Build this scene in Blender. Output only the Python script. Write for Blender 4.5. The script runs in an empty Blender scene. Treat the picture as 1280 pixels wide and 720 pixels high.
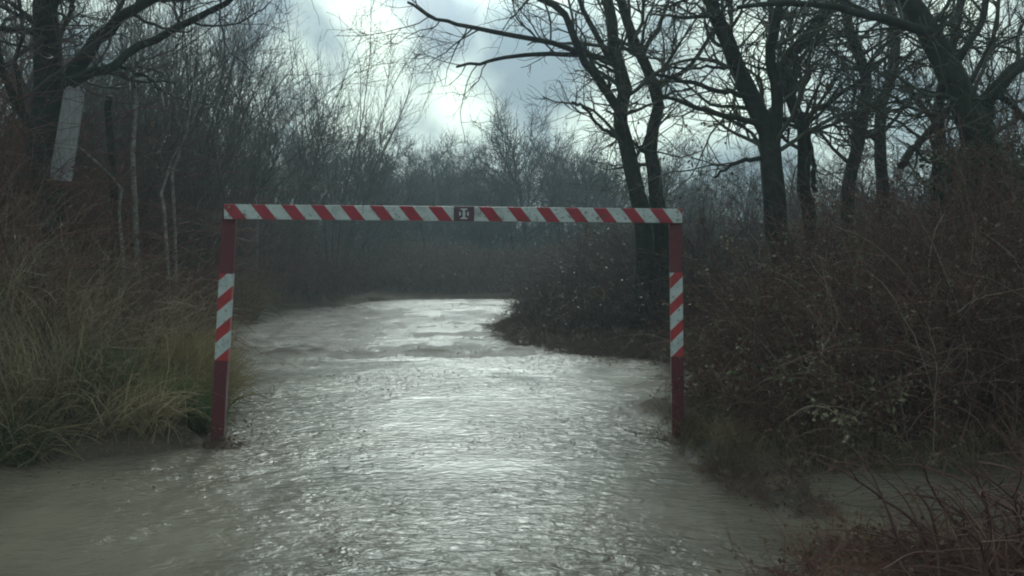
import bpy, math, random
import numpy as np
from mathutils import Vector, Matrix

R = math.radians
SC = bpy.context.scene
COL = SC.collection

# ------------------------------------------------------------------ camera
CAM_Z = 1.65
FPX = 1000.0                       # focal length in photo pixels (1280 wide)
PITCH = R(2.4)
cd = bpy.data.cameras.new('camera')
cam = bpy.data.objects.new('camera', cd)
COL.objects.link(cam)
cam.location = (0, 0, CAM_Z)
cam.rotation_euler = (R(90) - PITCH, 0, 0)
cd.sensor_width = 36.0
cd.lens = 36.0 * FPX / 1280.0
cd.clip_start = 0.05
cd.clip_end = 3000
SC.camera = cam

# ------------------------------------------------------------------ world
SUN_EL, SUN_AZ = R(34), R(-3)      # azimuth measured from +Y towards +X
SUN_DIR = (math.sin(SUN_AZ) * math.cos(SUN_EL), math.cos(SUN_AZ) * math.cos(SUN_EL), math.sin(SUN_EL))
W = bpy.data.worlds.new('World')
SC.world = W
W.use_nodes = True
nt = W.node_tree
nt.nodes.clear()


class NT:
    """small helper to write node trees"""
    def __init__(s, tree):
        s.t = tree

    def n(s, kind, ins=None, **props):
        nd = s.t.nodes.new(kind)
        for k, v in props.items():
            setattr(nd, k, v)
        for k, v in (ins or {}).items():
            sock = nd.inputs[k]
            if isinstance(v, bpy.types.NodeSocket):
                s.t.links.new(v, sock)
            else:
                sock.default_value = v
        return nd

    def math(s, op, a, b=0.0, c=None, clamp=False):
        d = {0: a, 1: b}
        if c is not None:
            d[2] = c
        return s.n('ShaderNodeMath', d, operation=op, use_clamp=clamp).outputs[0]

    def mix(s, f, a, b, blend='MIX'):
        nd = s.n('ShaderNodeMix', data_type='RGBA', blend_type=blend)
        for i, v in ((0, f), (6, a), (7, b)):
            if isinstance(v, bpy.types.NodeSocket):
                s.t.links.new(v, nd.inputs[i])
            else:
                nd.inputs[i].default_value = v if i == 0 else (tuple(v) + (1,))[:4]
        return nd.outputs[2]

    def noise(s, vec, scale, detail=4, rough=0.5, dist=0.0, dim='3D'):
        nd = s.n('ShaderNodeTexNoise', {'Scale': scale, 'Detail': detail, 'Roughness': rough, 'Distortion': dist},
                 noise_dimensions=dim)
        if vec is not None:
            s.t.links.new(vec, nd.inputs['Vector'])
        return nd.outputs['Fac']

    def ramp(s, f, a, b, lo=0.0, hi=1.0):
        return s.n('ShaderNodeMapRange', {0: f, 1: a, 2: b, 3: lo, 4: hi}, interpolation_type='SMOOTHSTEP').outputs[0]

    def link(s, a, b):
        s.t.links.new(a, b)


def build_world():
    w = NT(nt)
    tc = w.n('ShaderNodeTexCoord')
    d = w.n('ShaderNodeVectorMath', {0: tc.outputs['Generated']}, operation='NORMALIZE').outputs[0]
    sky = w.n('ShaderNodeTexSky', sky_type='NISHITA')
    sky.sun_disc = False
    sky.sun_elevation = SUN_EL
    sky.sun_rotation = SUN_AZ
    sky.air_density = 1.0
    sky.dust_density = 1.5
    skyc = w.n('ShaderNodeVectorMath', {0: sky.outputs[0], 3: 1.0}, operation='SCALE').outputs[0]
    # a layer of clouds seen in perspective: direction divided by height
    sep = w.n('ShaderNodeSeparateXYZ', {0: d})
    zz = w.math('ADD', w.math('MAXIMUM', sep.outputs[2], 0.0), 0.16)
    px = w.math('DIVIDE', sep.outputs[0], zz)
    py = w.math('DIVIDE', sep.outputs[1], zz)
    v = w.n('ShaderNodeCombineXYZ', {0: px, 1: py, 2: 3.7}).outputs[0]
    n1 = w.noise(v, 1.25, 7, 0.55, 0.35)
    n2 = w.noise(d, 8.5, 6, 0.48, 0.0)
    # brightness of cloud near the hidden sun (forward scattering through thin cloud)
    sd = w.n('ShaderNodeVectorMath', {0: d, 1: SUN_DIR}, operation='DOT_PRODUCT').outputs['Value']
    glow = w.math('POWER', w.math('MAXIMUM', sd, 0.0), 14.0)
    glow2 = w.math('POWER', w.math('MAXIMUM', sd, 0.0), 76.0)

    def lobe(ax, el, pw):
        a, e = R(ax), R(el)
        v0 = (math.sin(a) * math.cos(e), math.cos(a) * math.cos(e), math.sin(e))
        q = w.n('ShaderNodeVectorMath', {0: d, 1: v0}, operation='DOT_PRODUCT').outputs['Value']
        return w.math('POWER', w.math('MAXIMUM', q, 0.0), pw)
    # bright cumulus edges stand where the photograph has them (world directions)
    def add(acc, q, k):
        return w.math('ADD', acc, w.math('MULTIPLY', q, k))
    lb = w.math('MULTIPLY', lobe(-4.0, 11.0, 1300.0), 3.4)
    lb = add(lb, lobe(-10.5, 16.5, 700.0), 1.7)
    lb = add(lb, lobe(-6.0, 14.5, 1500.0), -0.9)
    lb = add(lb, lobe(-7.5, 9.5, 900.0), -1.2)
    lb = add(lb, lobe(1.0, 13.0, 500.0), -0.5)
    lb = add(lb, lobe(6.5, 8.5, 900.0), 1.5)
    lb = add(lb, lobe(17.0, 8.0, 120.0), 1.0)
    lb = add(lb, lobe(30.0, 12.0, 60.0), 0.8)
    lb = add(lb, lobe(-17.0, 12.0, 90.0), 0.9)
    lb = add(lb, lobe(-32.0, 12.0, 60.0), 0.6)
    body = w.math('ADD', w.math('MULTIPLY', n2, 1.15), w.math('MULTIPLY', n1, 0.25))
    body = w.math('ADD', body, w.math('MULTIPLY', lb, 0.09))
    br = w.ramp(body, 0.56, 1.0)
    dark = (1.75, 2.40, 2.72)
    lite = (6.5, 7.8, 6.9)
    cc = w.mix(br, dark, lite)
    amp = w.math('ADD', w.math('MULTIPLY', glow, 0.25), w.math('MULTIPLY', glow2, 22.0))
    amp = w.math('ADD', amp, 1.12)
    cc = w.n('ShaderNodeVectorMath', {0: cc, 3: amp}, operation='SCALE').outputs[0]
    cover = w.ramp(n1, 0.15, 0.40, 0.88, 1.0)
    out = w.mix(cover, skyc, cc)
    bg = w.n('ShaderNodeBackground', {'Color': out, 'Strength': 0.12})
    o = w.n('ShaderNodeOutputWorld')
    w.link(bg.outputs[0], o.inputs['Surface'])


build_world()
W.cycles.sampling_method = 'MANUAL'
W.cycles.sample_map_resolution = 1024

sl = bpy.data.lights.new('sun', 'SUN')
sl.energy = 1.2
sl.angle = R(12)
sl.color = (0.95, 1.0, 0.92)
so = bpy.data.objects.new('sun', sl)
COL.objects.link(so)
so.rotation_euler = Vector(SUN_DIR).to_track_quat('Z', 'Y').to_euler()

SC.view_settings.view_transform = 'Standard'
SC.view_settings.look = 'None'
SC.view_settings.gamma = 1
SC.view_settings.use_curve_mapping = False
SC.view_settings.exposure = 0.25
SC.render.engine = 'CYCLES'
SC.cycles.filter_width = 2.0
SC.cycles.max_bounces = 5
SC.cycles.diffuse_bounces = 2
SC.cycles.glossy_bounces = 2
SC.cycles.transmission_bounces = 2
SC.cycles.volume_bounces = 1
SC.cycles.transparent_max_bounces = 8
SC.cycles.use_denoising = True

# ------------------------------------------------------------------ helpers


def at(px, py, Y):
    """a point of the place at distance Y ahead, from its place in the survey photograph"""
    dx, dz = (px - 640.0) / FPX, -(py - 360.0) / FPX
    c, s = math.cos(PITCH), math.sin(PITCH)
    vy = c + dz * s
    vz = dz * c - s
    k = Y / vy
    return np.array([dx * k, Y, CAM_Z + vz * k])


def tag(o, label, cat=None, group=None, kind=None):
    o['label'] = label
    if cat:
        o['category'] = cat
    if group:
        o['group'] = group
    if kind:
        o['kind'] = kind
    return o


def empty(name, loc=(0, 0, 0)):
    o = bpy.data.objects.new(name, None)
    o.location = loc
    o.empty_display_size = 0.2
    COL.objects.link(o)
    return o


def mesh_np(name, verts, faces, mat, parent=None, smooth=True, quads=None):
    """faces: (n,k) int array; quads: optional second (n,k2) array"""
    me = bpy.data.meshes.new(name)
    verts = np.asarray(verts, dtype=np.float32)
    groups = [np.asarray(f, dtype=np.int32) for f in ([faces] + ([quads] if quads is not None else [])) if len(f)]
    nl = sum(g.size for g in groups)
    npoly = sum(len(g) for g in groups)
    me.vertices.add(len(verts))
    me.vertices.foreach_set('co', verts.ravel())
    me.loops.add(nl)
    me.loops.foreach_set('vertex_index', np.concatenate([g.ravel() for g in groups]))
    me.polygons.add(npoly)
    starts, off = [], 0
    for g in groups:
        starts.append(off + np.arange(len(g)) * g.shape[1])
        off += g.size
    me.polygons.foreach_set('loop_start', np.concatenate(starts).astype(np.int32))
    me.polygons.foreach_set('use_smooth', np.full(npoly, smooth))
    me.update(calc_edges=True)
    me.materials.append(mat)
    o = bpy.data.objects.new(name, me)
    COL.objects.link(o)
    if parent:
        o.parent = parent
    return o


def unit(a):
    return a / np.maximum(np.linalg.norm(a, axis=-1, keepdims=True), 1e-9)


def tubes(P, Rr, S):
    """P (N,K,3), Rr (N,K) -> verts, quads"""
    N, K, _ = P.shape
    T = np.empty_like(P)
    T[:, 1:-1] = P[:, 2:] - P[:, :-2]
    T[:, 0] = P[:, 1] - P[:, 0]
    T[:, -1] = P[:, -1] - P[:, -2]
    T = unit(T)
    D = unit(P[:, -1] - P[:, 0])
    ref = np.where(np.abs(D[:, 2:3]) < 0.7, np.array([[0, 0, 1.0]]), np.array([[1.0, 0, 0]]))
    A = unit(np.cross(T, ref[:, None, :]))
    B = np.cross(T, A)
    th = np.arange(S) * 2 * math.pi / S
    V = P[:, :, None, :] + Rr[:, :, None, None] * (A[:, :, None, :] * np.cos(th)[None, None, :, None] +
                                                   B[:, :, None, :] * np.sin(th)[None, None, :, None])
    idx = np.arange(N * K * S).reshape(N, K, S)
    a = idx[:, :-1, :]
    b = idx[:, 1:, :]
    a2 = np.roll(a, -1, axis=2)
    b2 = np.roll(b, -1, axis=2)
    F = np.stack([a, a2, b2, b], axis=-1).reshape(-1, 4)
    return V.reshape(-1, 3), F


def ribbons(P, Wd, rng):
    N, K, _ = P.shape
    D = unit(P[:, -1] - P[:, 0] + 1e-6)
    rnd = rng.normal(size=(N, 3))
    rnd[:, 2] *= 0.2
    A = unit(np.cross(D, rnd))[:, None, :] * Wd[:, :, None] * 0.5
    V = np.stack([P - A, P + A], axis=2)
    idx = np.arange(N * K * 2).reshape(N, K, 2)
    F = np.stack([idx[:, :-1, 0], idx[:, :-1, 1], idx[:, 1:, 1], idx[:, 1:, 0]], axis=-1).reshape(-1, 4)
    return V.reshape(-1, 3), F


def join(parts):
    vs, fs, off = [], [], 0
    for v, f in parts:
        if len(v) == 0:
            continue
        vs.append(v)
        fs.append(f + off)
        off += len(v)
    return np.concatenate(vs), np.concatenate(fs)


def grow(P, Rr, rng, n, tmin=0.25, tmax=1.0, length=1.0, lvar=0.4, ang=(35, 70), K=6, wander=0.18, trop=(0, 0, 0.05),
         rk=0.6, rmin=0.004, rmax=9.0, taper=0.35, tip_shrink=0.5, curve=0.0):
    """side shoots on every line of P; n = mean number per line (scalar or array)"""
    N, KP, _ = P.shape
    cnt = rng.poisson(np.broadcast_to(n, (N,)))
    idx = np.repeat(np.arange(N), cnt)
    M = len(idx)
    if M == 0:
        return np.zeros((0, K, 3)), np.zeros((0, K))
    t = tmin + (tmax - tmin) * rng.random(M)
    f = t * (KP - 1)
    i0 = np.minimum(f.astype(int), KP - 2)
    u = (f - i0)[:, None]
    p = P[idx, i0] * (1 - u) + P[idx, i0 + 1] * u
    r = Rr[idx, i0] * (1 - u[:, 0]) + Rr[idx, i0 + 1] * u[:, 0]
    tan = unit(P[idx, i0 + 1] - P[idx, i0])
    perp = unit(np.cross(tan, rng.normal(size=(M, 3))))
    a = np.radians(rng.uniform(ang[0], ang[1], M))[:, None]
    d = np.cos(a) * tan + np.sin(a) * perp
    L = np.broadcast_to(length, (N,))[idx] * (1 - tip_shrink * t) * (1 + lvar * rng.normal(size=M)).clip(0.25, 2.2)
    C = np.empty((M, K, 3))
    C[:, 0] = p
    tr = np.array(trop)[None, :]
    bend = rng.normal(size=(M, 3)) * curve
    for k in range(1, K):
        d = unit(d + wander * rng.normal(size=(M, 3)) + tr + bend)
        C[:, k] = C[:, k - 1] + d * (L / (K - 1))[:, None]
    r0 = np.clip(r * rk, rmin, rmax)
    RC = r0[:, None] * np.linspace(1, taper, K)[None, :]
    RC = np.maximum(RC, rmin * 0.6)
    return C, RC


def resample(pts, rad, K, rng=None, jit=0.0):
    pts = np.asarray(pts, float)
    rad = np.asarray(rad, float)
    # Catmull-Rom through the points
    P = np.vstack([2 * pts[0] - pts[1], pts, 2 * pts[-1] - pts[-2]])
    out, rr = [], []
    n = len(pts) - 1
    for s in np.linspace(0, n - 1e-6, K):
        i = int(s)
        t = s - i
        p0, p1, p2, p3 = P[i], P[i + 1], P[i + 2], P[i + 3]
        out.append(0.5 * (2 * p1 + (p2 - p0) * t + (2 * p0 - 5 * p1 + 4 * p2 - p3) * t * t +
                          (3 * p1 - p0 - 3 * p2 + p3) * t ** 3))
        rr.append(rad[i] * (1 - t) + rad[i + 1] * t)
    out = np.array(out)
    if rng is not None and jit:
        out[1:] += rng.normal(size=(K - 1, 3)) * jit
    return out, np.array(rr)


def leaves(P, rng, n, size, up=0.0, per=None, spread=0.02):
    """small bent leaf faces on lines P"""
    N, K, _ = P.shape
    idx = rng.integers(0, N, n)
    f = rng.random(n) ** 0.7 * (K - 1.001)
    i0 = f.astype(int)
    u = (f - i0)[:, None]
    p = P[idx, i0] * (1 - u) + P[idx, i0 + 1] * u + rng.normal(size=(n, 3)) * spread
    a = unit(rng.normal(size=(n, 3)) + np.array([0, 0, -up]))
    b = unit(np.cross(a, rng.normal(size=(n, 3))))
    c = np.cross(a, b)
    s = (size * rng.uniform(0.5, 1.3, n))[:, None]
    V = np.stack([p, p + a * s * 0.5 + b * s * 0.3 + c * s * 0.08, p + a * s, p + a * s * 0.5 - b * s * 0.3 + c * s * 0.1],
                 axis=1).reshape(-1, 3)
    F = np.arange(n * 4).reshape(n, 4)
    return V, F


# value noise for terrain
_rg = np.random.default_rng(5)
_tab = _rg.random((256, 256))


def vnoise(x, y):
    xi, yi = np.floor(x).astype(int), np.floor(y).astype(int)
    u, v = x - xi, y - yi
    u, v = u * u * (3 - 2 * u), v * v * (3 - 2 * v)
    g = lambda a, b: _tab[a & 255, b & 255]
    return (g(xi, yi) * (1 - u) + g(xi + 1, yi) * u) * (1 - v) + (g(xi, yi + 1) * (1 - u) + g(xi + 1, yi + 1) * u) * v


def fbm(x, y, o=4):
    s, a, t = 0, 0.5, 0
    for k in range(o):
        s = s + a * vnoise(x * 2 ** k + 17.3 * k, y * 2 ** k + 9.1 * k)
        t += a
        a *= 0.5
    return s / t - 0.5


# ------------------------------------------------------------------ materials


def mat(name):
    m = bpy.data.materials.new(name)
    m.use_nodes = True
    m.node_tree.nodes.clear()
    w = NT(m.node_tree)
    o = w.n('ShaderNodeOutputMaterial')
    p = w.n('ShaderNodeBsdfPrincipled')
    w.link(p.outputs[0], o.inputs['Surface'])
    return m, w, p, o


def bark(name, c1, c2, scale=6.0, moss=None, bump=0.4, rough=0.9):
    m, w, p, o = mat(name)
    tc = w.n('ShaderNodeTexCoord').outputs['Object']
    n = w.noise(tc, scale, 5, 0.6)
    col = w.mix(w.ramp(n, 0.35, 0.65), c1, c2)
    if moss:
        n2 = w.noise(tc, 1.7, 4, 0.6)
        col = w.mix(w.ramp(n2, 0.5, 0.62), col, moss)
    w.link(col, p.inputs['Base Color'])
    p.inputs['Roughness'].default_value = rough
    p.inputs['Specular IOR Level'].default_value = 0.25
    mp = w.n('ShaderNodeMapping', {0: tc, 3: (1, 1, 0.25)}).outputs[0]
    b = w.n('ShaderNodeBump', {'Strength': bump, 'Distance': 0.02, 'Height': w.noise(mp, 40, 4, 0.6)})
    w.link(b.outputs[0], p.inputs['Normal'])
    return m


def veg(name, cols, scale=3.0, trans=0.0, rough=0.7):
    """plant matter: colour varies by clump and by face island"""
    m, w, p, o = mat(name)
    tc = w.n('ShaderNodeTexCoord').outputs['Object']
    geo = w.n('ShaderNodeNewGeometry')
    n = w.noise(tc, scale, 3, 0.6)
    f = w.math('ADD', w.math('MULTIPLY', geo.outputs['Random Per Island'], 0.55), w.math('MULTIPLY', w.ramp(n, 0.3, 0.7), 0.45))
    cr = w.n('ShaderNodeValToRGB', {0: f})
    e = cr.color_ramp.elements
    while len(e) < len(cols):
        e.new(0.5)
    for i, c in enumerate(cols):
        e[i].position = 0.12 + 0.76 * i / max(1, len(cols) - 1)
        e[i].color = tuple(c) + (1,)
    w.link(cr.outputs[0], p.inputs['Base Color'])
    p.inputs['Roughness'].default_value = rough
    p.inputs['Specular IOR Level'].default_value = 0.25
    if trans:
        t = w.n('ShaderNodeBsdfTranslucent', {'Color': cr.outputs[0]})
        mx = w.n('ShaderNodeMixShader', {0: trans, 1: p.outputs[0], 2: t.outputs[0]})
        w.link(mx.outputs[0], o.inputs['Surface'])
    return m


M = {}
M['oak'] = bark('dark_bark', (0.016, 0.018, 0.017), (0.032, 0.033, 0.030), 6, moss=(0.020, 0.030, 0.018))
M['twig'] = veg('grey_brown_twigs', [(0.035, 0.034, 0.032), (0.060, 0.052, 0.045), (0.085, 0.07, 0.055)], 1.5)
M['twig_far'] = veg('far_twigs', [(0.022, 0.022, 0.022), (0.038, 0.034, 0.032), (0.055, 0.046, 0.038)], 0.5)
M['twig_green'] = veg('lichened_twigs', [(0.030, 0.038, 0.028), (0.055, 0.065, 0.045), (0.08, 0.08, 0.06)], 1.5)
M['shrub'] = veg('thin_grey_stems', [(0.045, 0.042, 0.042), (0.075, 0.068, 0.062), (0.11, 0.10, 0.09)], 1.0)
M['pale'] = bark('pale_bark', (0.14, 0.135, 0.12), (0.28, 0.27, 0.25), 12, bump=0.2)
M['leaf_dry'] = veg('dry_brown_leaves', [(0.05, 0.03, 0.018), (0.10, 0.06, 0.035), (0.14, 0.09, 0.05)], 4, 0.25)
M['cane'] = veg('bramble_canes', [(0.05, 0.032, 0.028), (0.09, 0.052, 0.042), (0.15, 0.095, 0.07)], 2.0)
M['cane_red'] = veg('red_brown_canes', [(0.075, 0.030, 0.026), (0.13, 0.055, 0.042), (0.19, 0.10, 0.075)], 2.0)  # brown canes with the red tint of a windscreen reflection put into their colour
M['cane_dark'] = veg('dark_canes', [(0.032, 0.022, 0.021), (0.055, 0.035, 0.031), (0.09, 0.06, 0.05)], 2.0)
M['cane_mid'] = veg('brown_canes', [(0.050, 0.023, 0.021), (0.095, 0.042, 0.036), (0.18, 0.105, 0.08)], 2.0)  # cane brown, reddened to carry the windscreen's reflected tint low on the right
M['leaf_bramble'] = veg('bramble_leaves', [(0.035, 0.040, 0.022), (0.08, 0.065, 0.038), (0.12, 0.060, 0.042), (0.17, 0.14, 0.09)], 1.2, 0.2, 0.5)
M['leaf_olive'] = veg('olive_leaves', [(0.06, 0.075, 0.035), (0.12, 0.12, 0.06), (0.26, 0.23, 0.15)], 1.2, 0.2, 0.5)
M['ivy'] = veg('ivy_leaves', [(0.015, 0.035, 0.018), (0.03, 0.06, 0.03), (0.05, 0.08, 0.04)], 2.0, 0.15, 0.35)
M['stalk'] = veg('pale_stalks', [(0.12, 0.085, 0.06), (0.22, 0.17, 0.12), (0.34, 0.29, 0.22)], 2.0)
M['grass'] = veg('dead_grass', [(0.065, 0.056, 0.030), (0.125, 0.098, 0.054), (0.25, 0.195, 0.115), (0.42, 0.35, 0.23)], 1.0, 0.3)
M['grass_green'] = veg('green_grass', [(0.035, 0.07, 0.025), (0.06, 0.10, 0.035), (0.10, 0.12, 0.05)], 1.0, 0.3)
M['grass_gold'] = veg('golden_grass', [(0.12, 0.10, 0.045), (0.2, 0.16, 0.07), (0.28, 0.22, 0.11)], 1.0, 0.3)


def ground_mat():
    m, w, p, o = mat('mud_and_leaf_litter')
    g = w.n('ShaderNodeNewGeometry').outputs['Position']
    n = w.noise(g, 2.2, 6, 0.65)
    n2 = w.noise(g, 28, 4, 0.7)
    c = w.mix(w.ramp(n, 0.35, 0.65), (0.040, 0.032, 0.024), (0.085, 0.062, 0.045))
    c = w.mix(w.ramp(n2, 0.5, 0.7), c, (0.15, 0.11, 0.075))
    sep = w.n('ShaderNodeSeparateXYZ', {0: g})
    far = w.ramp(sep.outputs[1], 37, 42)
    n3 = w.noise(g, 0.4, 3, 0.6)
    c = w.mix(far, c, w.mix(n3, (0.05, 0.075, 0.03), (0.075, 0.085, 0.04)))
    w.link(c, p.inputs['Base Color'])
    wet = w.ramp(sep.outputs[2], 0.0, 0.10, 0.55, 0.95)
    p.inputs['Specular IOR Level'].default_value = 0.25
    w.link(wet, p.inputs['Roughness'])
    b = w.n('ShaderNodeBump', {'Strength': 0.8, 'Distance': 0.03, 'Height': n2})
    w.link(b.outputs[0], p.inputs['Normal'])
    return m


def water_mat():
    m, w, p, o = mat('muddy_flood_water')
    g = w.n('ShaderNodeNewGeometry').outputs['Position']
    n = w.noise(g, 0.55, 4, 0.6)
    c = w.mix(w.ramp(n, 0.35, 0.65), (0.082, 0.069, 0.050), (0.145, 0.124, 0.094))
    w.link(c, p.inputs['Base Color'])
    p.inputs['Roughness'].default_value = 0.27
    p.inputs['IOR'].default_value = 1.33
    # wind ripples, small chop and slow swirls of the current
    mp = w.n('ShaderNodeMapping', {0: g, 2: (0, 0, R(14)), 3: (1.0, 1.7, 1.0)}).outputs[0]
    a = w.noise(mp, 12.0, 4, 0.62, 0.6)
    mp2 = w.n('ShaderNodeMapping', {0: g, 2: (0, 0, R(-20)), 3: (1.2, 2.6, 1.0)}).outputs[0]
    b2 = w.noise(mp2, 3.0, 3, 0.55, 1.2)
    calm = w.noise(g, 0.38, 3, 0.5, 0.4)
    amp = w.ramp(calm, 0.36, 0.60, 0.22, 1.0)
    h = w.math('ADD', w.math('MULTIPLY', a, 0.015), w.math('MULTIPLY', b2, 0.040))
    h = w.math('MULTIPLY', h, amp)
    b = w.n('ShaderNodeBump', {'Strength': 1.0, 'Distance': 1.0, 'Height': h})
    w.link(b.outputs[0], p.inputs['Normal'])
    return m


M['ground'] = ground_mat()
M['water'] = water_mat()

# ------------------------------------------------------------------ terrain
WATER_EDGE = np.array([(-14, -4), (-14, 5.4), (-8, 5.7), (-5.4, 6.0), (-4.0, 6.15), (-3.1, 6.5), (-2.75, 6.9), (-2.85, 7.5), (-3.1, 8.2),
                       (-3.7, 9.6), (-4.3, 10.9), (-5.3, 13), (-6.2, 15.2), (-7, 19), (-6.9, 23), (-5.3, 25.2), (-5.0, 28), (-3.2, 29.3),
                       (-1.2, 29.8), (0.8, 29.4), (1.8, 28.3), (1.3, 23.6), (0.1, 20.6), (-0.35, 18.8), (-0.1, 16.5),
                       (0.25, 14.7), (1.1, 13.5), (2, 13), (2.95, 12.4), (4.4, 12.2), (6.5, 12.5), (6.3, 11.3), (4.2, 10.9), (2.9, 10.6), (2.3, 10.2),
                       (1.9, 9.1), (1.35, 8.45), (1.42, 7.7), (1.55, 7.1), (1.4, 6.35), (1.7, 5.85), (2.8, 6.05), (3.9, 5.95), (6, 5.7),
                       (14, 5.6), (14, -4)], float)


def seg_dist(x, y, poly):
    best = np.full(x.shape, 1e9)
    inside = np.zeros(x.shape, bool)
    n = len(poly)
    for i in range(n):
        ax, ay = poly[i]
        bx, by = poly[(i + 1) % n]
        dx, dy = bx - ax, by - ay
        t = np.clip(((x - ax) * dx + (y - ay) * dy) / (dx * dx + dy * dy + 1e-12), 0, 1)
        best = np.minimum(best, np.hypot(x - ax - t * dx, y - ay - t * dy))
        c = ((ay > y) != (by > y)) & (x < (bx - ax) * (y - ay) / (by - ay + 1e-12) + ax)
        inside ^= c
    return np.where(inside, -best, best)


def sm(a, b, v):
    t = np.clip((v - a) / (b - a), 0, 1)
    return t * t * (3 - 2 * t)


def height(x, y):
    x = np.asarray(x, float)
    y = np.asarray(y, float)
    d = seg_dist(x, y, WATER_EDGE) + 0.35 * fbm(x * 1.3, y * 1.3, 3)
    land = 0.04 + 0.10 * sm(0, 0.25, d) + 0.35 * sm(0.2, 3.0, d) + 0.12 * fbm(x * 0.8, y * 0.8)
    land = land + 0.55 * sm(0.3, 3.0, d) * sm(-2.0, -6.0, x) * sm(28, 20, y)
    land = land + 0.75 * sm(30.2, 34, y)
    land = land + 0.03 * fbm(x * 6, y * 6, 3)
    bed = -0.22 * sm(0, 0.8, -d)
    # the ford: stony bed just breaking the surface
    ford = sm(11.2, 13.0, y) * sm(29.5, 26, y)
    bed = bed * (1 - ford) + ford * (-0.014 + 0.075 * fbm(x * 2.2, y * 1.1, 5) + 0.05 * fbm(x * 7, y * 5, 3))
    bar = np.exp(-((x + 0.6) / 1.6) ** 2 - ((y - 16.6) / 0.5) ** 2)
    bar2 = np.exp(-((y - 13.3 - 0.12 * (x + 3)) / 0.75) ** 2) * sm(1.6, 0.2, x)
    bed = bed + 0.035 * bar + (0.040 + 0.08 * fbm(x * 2.6, y * 2.2, 4)) * bar2
    bed = bed + (0.035 + 0.05 * fbm(x * 4 + 9, y * 2.5, 4)) * sm(-2.0, -4.0, x) * ford * sm(26, 22, y)
    # low spit of washed-up mud near the camera on the right
    sp = np.exp(-((x - 1.75 - 0.35 * (y - 5)) / 0.22) ** 2) * sm(4.6, 5.0, y) * sm(6.0, 5.3, y)
    bed = bed + 0.25 * sp
    mound = np.exp(-((x - 2.2) / 0.95) ** 2 - ((y - 4.15) / 0.30) ** 2)
    bed = bed + 0.25 * mound + 0.03 * fbm(x * 5, y * 5, 3) * (sp + mound > 0.3)
    return np.where(d > 0, land, bed)


def axis(lo, hi, fine_lo, fine_hi, step):
    a = list(np.arange(fine_lo, fine_hi, step))
    s, v = step, fine_hi
    while v < hi:
        a.append(v)
        s *= 1.25
        v += s
    a.append(hi)
    s, v = step, fine_lo
    pre = []
    while v > lo:
        s *= 1.25
        v -= s
        pre.append(max(v, lo))
    return np.array(pre[::-1] + a)


gx = axis(-500, 500, -9, 9, 0.07)
gy = axis(-60, 900, 3, 31, 0.07)
X, Y = np.meshgrid(gx, gy, indexing='ij')
Z = height(X, Y)
nx, ny = X.shape
ii = np.arange(nx * ny).reshape(nx, ny)
F = np.stack([ii[:-1, :-1], ii[1:, :-1], ii[1:, 1:], ii[:-1, 1:]], axis=-1).reshape(-1, 4)
ground = mesh_np('ground', np.stack([X, Y, Z], -1).reshape(-1, 3), F, M['ground'])
tag(ground, 'dark muddy ground with leaf litter rising as banks around the flood water', kind='structure')

# water: a sheet only around the flooded track, real low waves in the mesh
wx = np.arange(-14, 14.01, 0.10)
wy = np.arange(-3.5, 31, 0.10)
X, Y = np.meshgrid(wx, wy, indexing='ij')
Z = 0.012 * fbm(X * 1.6 + 3, Y * 2.6, 3)
nx, ny = X.shape
ii = np.arange(nx * ny).reshape(nx, ny)
F = np.stack([ii[:-1, :-1], ii[1:, :-1], ii[1:, 1:], ii[:-1, 1:]], axis=-1).reshape(-1, 4)
water = mesh_np('water', np.stack([X, Y, Z], -1).reshape(-1, 3), F, M['water'])
tag(water, 'rippled brown flood water running along the track under the barrier', kind='structure')


def hz(x, y):
    return float(height(np.array([x]), np.array([y]))[0])


# ------------------------------------------------------------------ haze
def haze():
    x0, x1, y0, y1, z0, z1 = -520, 520, -70, 920, -2.0, 16.0
    v = [(x, y, z) for x in (x0, x1) for y in (y0, y1) for z in (z0, z1)]
    f = [(0, 1, 3, 2), (4, 6, 7, 5), (0, 4, 5, 1), (2, 3, 7, 6), (0, 2, 6, 4), (1, 5, 7, 3)]
    m = bpy.data.materials.new('damp_air')
    m.use_nodes = True
    m.node_tree.nodes.clear()
    w = NT(m.node_tree)
    o = w.n('ShaderNodeOutputMaterial')
    p = w.n('ShaderNodeVolumePrincipled', {'Color': (0.72, 0.86, 0.95, 1), 'Density': HAZE, 'Anisotropy': 0.3})
    w.link(p.outputs[0], o.inputs['Volume'])
    ob = mesh_np('haze', v, np.array(f), m, smooth=False)
    tag(ob, 'thin damp air softening the far trees', kind='stuff')


HAZE = 0.0026
haze()

# ------------------------------------------------------------------ height barrier


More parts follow.
